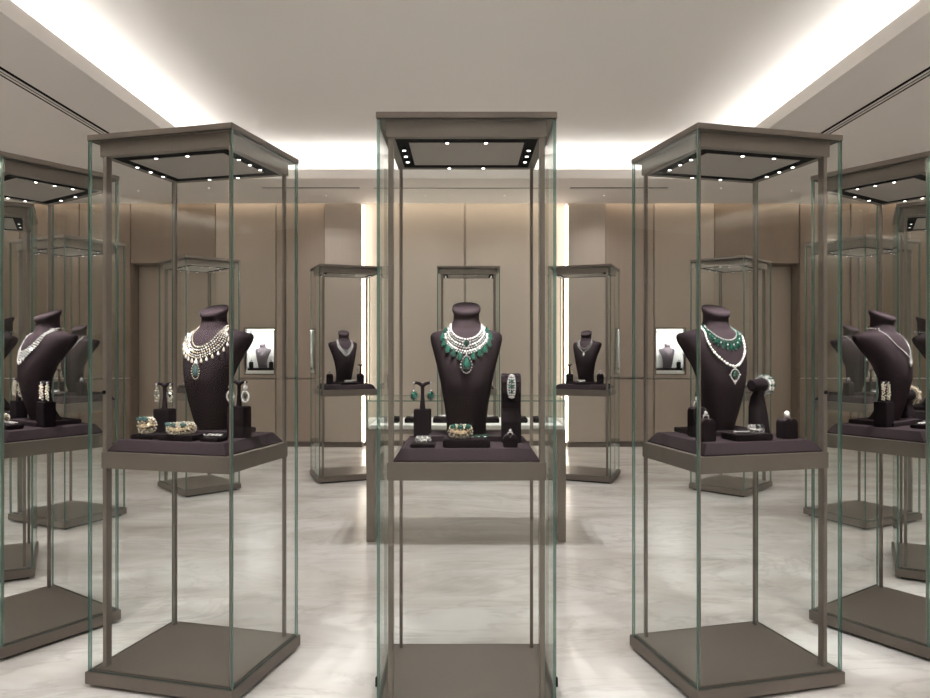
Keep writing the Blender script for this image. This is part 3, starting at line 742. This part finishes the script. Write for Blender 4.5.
z = ring_stand(c, .160, -.145, 'small dark ring stand at the front corner of %s' % c.where, .052, .034)
ring(c, .160, -.145, z+.002, 'white gem ring on the small ring stand of %s' % c.where, .009, 'silver', 'diamond', .009)

# --- left foreground case
c = L1; furnish(c, 0, .105)
necklace(c, 'gold and diamond bib necklace with large aqua pear pendant', nk_bib_gold)
pad(c, -.150, -.120, .105, .085, .018, 'low dark pad at the front left corner of %s' % c.where)
bangle(c, -.155, -.120, TRAY+.018+.034, 'round jewelled cuff with aqua stones on the corner pad of %s' % c.where, .017, .021, 'pale_gold', 'aqua', n=16, m=7, sz=1.65, nst=2)
st = earring_stand(c, -.192, .035, 'dark earring stand left of the bust in %s' % c.where, .075, .105, .10)
earrings(c, st, 'chandelier', 'pale chandelier earring with dark stone left of the gold bib bust', 1.1)
pad(c, .005, -.118, .165, .100, .022, 'wide dark pad before the bust in %s' % c.where)
bangle(c, .0, -.115, TRAY+.022+.022, 'wide gold openwork bracelet on the middle pad of %s' % c.where, .040, .018, 'pale_gold', 'aqua', n=28, m=7, sz=1.25, nst=3)
pad(c, .155, -.130, .085, .070, .016, 'small dark pad at the front right of %s' % c.where)
leaf_spray(c, .155, -.130, TRAY+.016, 'silver leaf brooch on the small pad of %s' % c.where, 9, 'diamond')
st = earring_stand(c, .185, .0, 'dark earring stand right of the bust in %s' % c.where, .080, .125, .095)
earrings(c, st, 'loop', 'oval diamond loop earring right of the gold bib bust', 1.15)

# --- right foreground case
c = R1; furnish(c, 0, .105)
necklace(c, 'emerald collar worn with a long pearl strand and oval emerald pendant', nk_emerald_pearl)
z = ring_stand(c, -.195, -.120, 'tall dark ring block at the front left of %s' % c.where, .062, .075)
ring(c, -.195, -.120, z+.002, 'diamond cluster ring on the tall front block of %s' % c.where, .012, 'silver', 'diamond', .012)
z = ring_stand(c, -.150, .010, 'taller dark ring block beside the bust in %s' % c.where, .062, .110)
ring(c, -.150, .010, z+.002, 'large upright diamond ring on the taller block of %s' % c.where, .016, 'silver', 'diamond', .015)
pad(c, -.010, -.118, .165, .105, .026, 'wide dark pad before the bust in %s' % c.where)
bangle(c, .030, -.118, TRAY+.026+.014, 'silver diamond cuff on the wide pad of %s' % c.where, .022, .013, 'diamond', 'black_gem', n=18, m=6, sz=1.3, nst=2)
leaf_spray(c, -.050, -.130, TRAY+.026, 'slim silver leaf brooch on the wide pad of %s' % c.where, 7, 'silver', sc=.8)
zz = roll_bracelet_stand(c, .150, .020, 'dark bracelet stand with horizontal roll in %s' % c.where, .195, R(16))
for dx, nm in ((.027, 'inner'), (.046, 'outer')):
    bangle(c, .150+dx*math.cos(R(16)), .020+dx*math.sin(R(16)), TRAY+zz, 'emerald and diamond bangle on the roll stand, %s one' % nm, .035, .009, 'emerald_light' if nm == 'outer' else 'diamond', 'emerald', n=22, m=6, nst=5, rz=R(16), axis='x')
z = ring_stand(c, .170, -.125, 'dark square ring block at the front right of %s' % c.where, .064, .068)
ring(c, .170, -.125, z+.002, 'pearl ring on the square block at the front right of %s' % c.where, .010, 'silver', 'pearl', .0115)

# --- near edge cases
c = L2; furnish(c, 0, .08)
necklace(c, 'diamond fan necklace in the left edge case', nk_diamond_fan)
st = earring_stand(c, .165, -.005, 'dark block earring stand in front of the bust of %s' % c.where, .075, .115, .085, .06)
earrings(c, st, 'vine', 'pale gold vine earring in the left edge case, front stand,', 1.1)
st = earring_stand(c, -.165, .02, 'dark block earring stand far side of %s' % c.where, .070, .105, .10, .06)
earrings(c, st, 'vine', 'pale gold vine earring in the left edge case, far stand,', 1.1)
pad(c, .120, -.135, .10, .07, .020, 'low dark ring pad at the front of %s' % c.where)
leaf_spray(c, .120, -.135, TRAY+.020, 'diamond leaf brooch on the low pad of %s' % c.where)
pad(c, -.02, -.135, .13, .075, .020, 'low dark bracelet pad at the front of %s' % c.where)
bangle(c, -.02, -.130, TRAY+.020+.019, 'pale gold jewelled bracelet on the low pad of %s' % c.where, .034, .015, 'pale_gold', 'diamond')
c = R2; furnish(c, 0, .08)
necklace(c, 'slim diamond pendant necklace in the right edge case', lambda o: nk_pendant(o, 'diamond', .300))
st = earring_stand(c, -.165, -.005, 'dark block earring stand in front of the bust of %s' % c.where, .078, .115, .085, .05)
earrings(c, st, 'vine', 'diamond vine earring in the right edge case', 1.1)
pad(c, -.06, -.135, .14, .075, .016, 'low dark pad at the front of %s' % c.where)
leaf_spray(c, -.075, -.135, TRAY+.016, 'spreading diamond leaf brooch on the front pad of %s' % c.where, 11, 'diamond', sc=1.2)
zz = roll_bracelet_stand(c, .150, .03, 'dark bracelet stand with roll in %s' % c.where, .12)
bangle(c, .184, .03, TRAY+zz, 'pale gold cluster bangle on the roll stand of %s' % c.where, .036, .012, 'pale_gold', 'diamond', axis='x', nst=2)
pad(c, .10, -.135, .11, .07, .020, 'dark brooch pad at the front right of %s' % c.where)
leaf_spray(c, .10, -.135, TRAY+.020, 'second diamond leaf brooch, front right of %s' % c.where)

# --- cases further back
def simple(c, nk, lab, s, what):
    furnish(c, 0, .09); necklace(c, lab, nk)
    st = earring_stand(c, -s*.165, .04, 'dark earring stand beside the bust in %s' % c.where, .07, .10, .09)
    earrings(c, st, 'chandelier', '%s drop earring in %s' % (what, c.where))
    z = ring_stand(c, s*.165, -.01, 'dark tall ring block in %s' % c.where, .062, .095)
    ring(c, s*.165, -.01, z+.002, 'white gem ring on the tall block of %s' % c.where, .013, 'silver', 'diamond', .014)
    pad(c, 0, -.118, .16, .09, .020, 'low dark pad in front of the bust in %s' % c.where)
    bangle(c, 0, -.118, TRAY+.020+.014, 'white jewelled cuff on the low pad of %s' % c.where, .028, .012, 'diamond', 'diamond', n=16, m=5, nst=0)
simple(L3, nk_chain, 'double diamond chain necklace in the outermost left case', 1, 'pale')
simple(R3, nk_chain, 'double diamond chain necklace in the outermost right case', -1, 'pale')
simple(L4, nk_chain, 'diamond chain necklace in the left second-row case', 1, 'small')
simple(R4, lambda o: nk_pendant(o), 'diamond pendant necklace in the right second-row case', -1, 'small')
simple(L5, nk_chain, 'diamond chain necklace in the left cornerwise case', 1, 'small')
simple(R5, nk_chain, 'diamond chain necklace in the right cornerwise case', -1, 'small')
simple(L6, nk_diamond_fan, 'diamond fan necklace in the far case left of counter', -1, 'bright')
simple(R6, nk_two_row, 'two row diamond necklace with pendant in the far case right of counter', 1, 'bright')
simple(MC, nk_chain, 'diamond chain necklace in the far middle case', 1, 'tiny')

# ------------------------------------------------------------------ the low glass counter in the middle
TX, TY0, TY1, TH, TG = .68, 4.70, 5.27, .765, .965
co = empty('glass_counter', (.008, (TY0+TY1)/2, 0), 0, 'low counter with bronze end panels and a flat glass showcase top', 'counter')
hy = (TY1-TY0)/2
for s in (-1, 1): MB().cbox(*sorted((s*TX, s*(TX-.055))), -hy, hy, 0, TH-.03, .002).build('end_panel', 'counter_bronze', co)
MB().cbox(-TX, TX, -hy, hy, TH-.03, TH, .002).build('deck', 'counter_bronze', co)
MB().cbox(-TX+.015, TX-.015, -hy+.015, hy-.015, TH, TH+.028, .002).build('inner_tray', 'niche_white', co)
g = .008
MB().box(-TX+.004, TX-.004, -hy+.004, -hy+.004+g, TH, TG-g, fm=(1, 1, 0, 1, 0, 1)).build('glass_panel', ['glass', 'glass_edge'], co)
MB().box(-TX+.004, TX-.004, hy-.004-g, hy-.004, TH, TG-g, fm=(1, 1, 0, 1, 0, 1)).build('glass_panel', ['glass', 'glass_edge'], co)
for s in (-1, 1): MB().box(*sorted((s*(TX-.004), s*(TX-.004-g))), -hy+.004+g, hy-.004-g, TH, TG-g, fm=(1, 1, 1, 0, 1, 0)).build('glass_panel', ['glass', 'glass_edge'], co)
MB().box(-TX, TX, -hy, hy, TG-g, TG, fm=(0, 0, 1, 1, 1, 1)).build('glass_top', ['glass', 'glass_edge'], co)
for s, nm in ((-1, 'left'), (1, 'right')):
    for k, xx in enumerate((.16, .36, .55)):
        zz = TH+.028; wh = ('innermost', 'middle', 'outermost')[k]
        pd = MB().cbox(-.075, .075, -.09, .09, 0, .032, .004).build('display_pad', 'dark_fabric', None, loc=(.008+s*xx, 4.96, zz), label='%s dark pad in the %s half of the glass counter' % (wh, nm), cat='display pad')
        o = empty('bracelet', (.008+s*xx, 4.96, zz+.032+.008), 0, 'silver bracelet on the %s pad in the %s half of the counter' % (wh, nm), 'bracelet')
        MB().tube([(.034*math.cos(2*math.pi*q/20), .034*math.sin(2*math.pi*q/20), 0) for q in range(20)], .005, 8, closed=True).build('band', 'silver', o)
        m = MB()
        for p in torus_pts(.034, .006, 18, 4): m.gem(p, .003)
        m.build('pave', 'diamond', o, kind='stuff')

# ------------------------------------------------------------------ lit wall niches with a small bust each
class Spot0:                         # stands in for a case when placing niche pieces
    def __init__(s, x, y, r, where): s.x, s.y, s.r, s.where = x, y, r, where
    P = Case.P; put = Case.put; one = Case.one
for s, nm in ((-1, 'left'), (1, 'right')):
    cx = s*(NX0+NX1)/2; hw = (NX1-NX0)/2; ND = .24
    nz = empty('wall_niche', (cx, Y_BACK, NZ0), 0, 'bright white lit niche with bronze frame in the %s back wall' % nm, 'niche')
    h = NZ1-NZ0; t = .006
    MB().box(-hw-t, hw+t, ND, ND+t, -t, h+t).build('back_board', 'niche_white', nz)
    for q in (-1, 1): MB().box(*sorted((q*hw, q*(hw+t))), .0, ND, -t, h+t).build('side_board', 'niche_white', nz)
    MB().box(-hw, hw, 0, ND, -t, 0).build('floor_board', 'niche_white', nz)
    MB().box(-hw, hw, 0, ND, h, h+t).build('top_board', 'niche_white', nz)
    MB().box(-hw+.02, hw-.02, .02, .07, h-.014, h-.002, fm=(1, 0, 0, 0, 0, 0)).build('niche_lamp', ['silver', 'niche_light'], nz)
    f = .014
    m = MB()
    for b in ((-hw-f, hw+f, h, h+f), (-hw-f, hw+f, -f, 0), (-hw-f, -hw, 0, h), (hw, hw+f, 0, h)): m.box(b[0], b[1], -.010, .004, b[2], b[3])
    m.build('frame', 'bronze', nz)
    MB().box(-hw, hw, .006, .012, 0, h, fm=(1, 1, 0, 1, 0, 1)).build('glass_panel', ['glass', 'glass_edge'], nz)
    w_ = 'the %s wall niche' % nm
    c = Spot0(cx, Y_BACK+.12, 0, w_)
    TRAY_S = TRAY; TRAY = NZ0+.075
    MB().box(-hw+.006, hw-.006, .015, ND-.004, .0, .045).build('plinth', 'niche_white', nz)
    MB().cbox(-.172, .172, -.09, .09, 0, .030, .004).build('display_pad', 'dark_fabric', None, loc=c.P(0, 0, NZ0+.045), label='dark fabric slab on the white floor of %s' % w_, cat='display pad')
    c.bx, c.by, c.bz = .0, .03, TRAY
    o = link('necklace_bust', BUST_GREY, None, c.P(c.bx, c.by, c.bz), 0, 'small grey plum necklace bust in %s' % w_, 'bust'); o.scale = (.72, .62, .64)
    o = necklace(c, 'small white pendant necklace in %s' % w_, lambda q: nk_pendant(q, 'diamond', .30)); o.scale = (.72, .62, .64)
    for q, sd in ((-1, 'near left'), (1, 'near right')):
        if s > 0 and q < 0: continue
        z = ring_stand(c, q*.135, -.04, 'dark ring block %s of the bust in %s' % (sd[5:], w_), .05, .075)
        ring(c, q*.135, -.04, z+.002, 'pale ring %s of the bust in %s' % (sd[5:], w_), .011, 'silver', 'diamond', .013)
    TRAY = TRAY_S
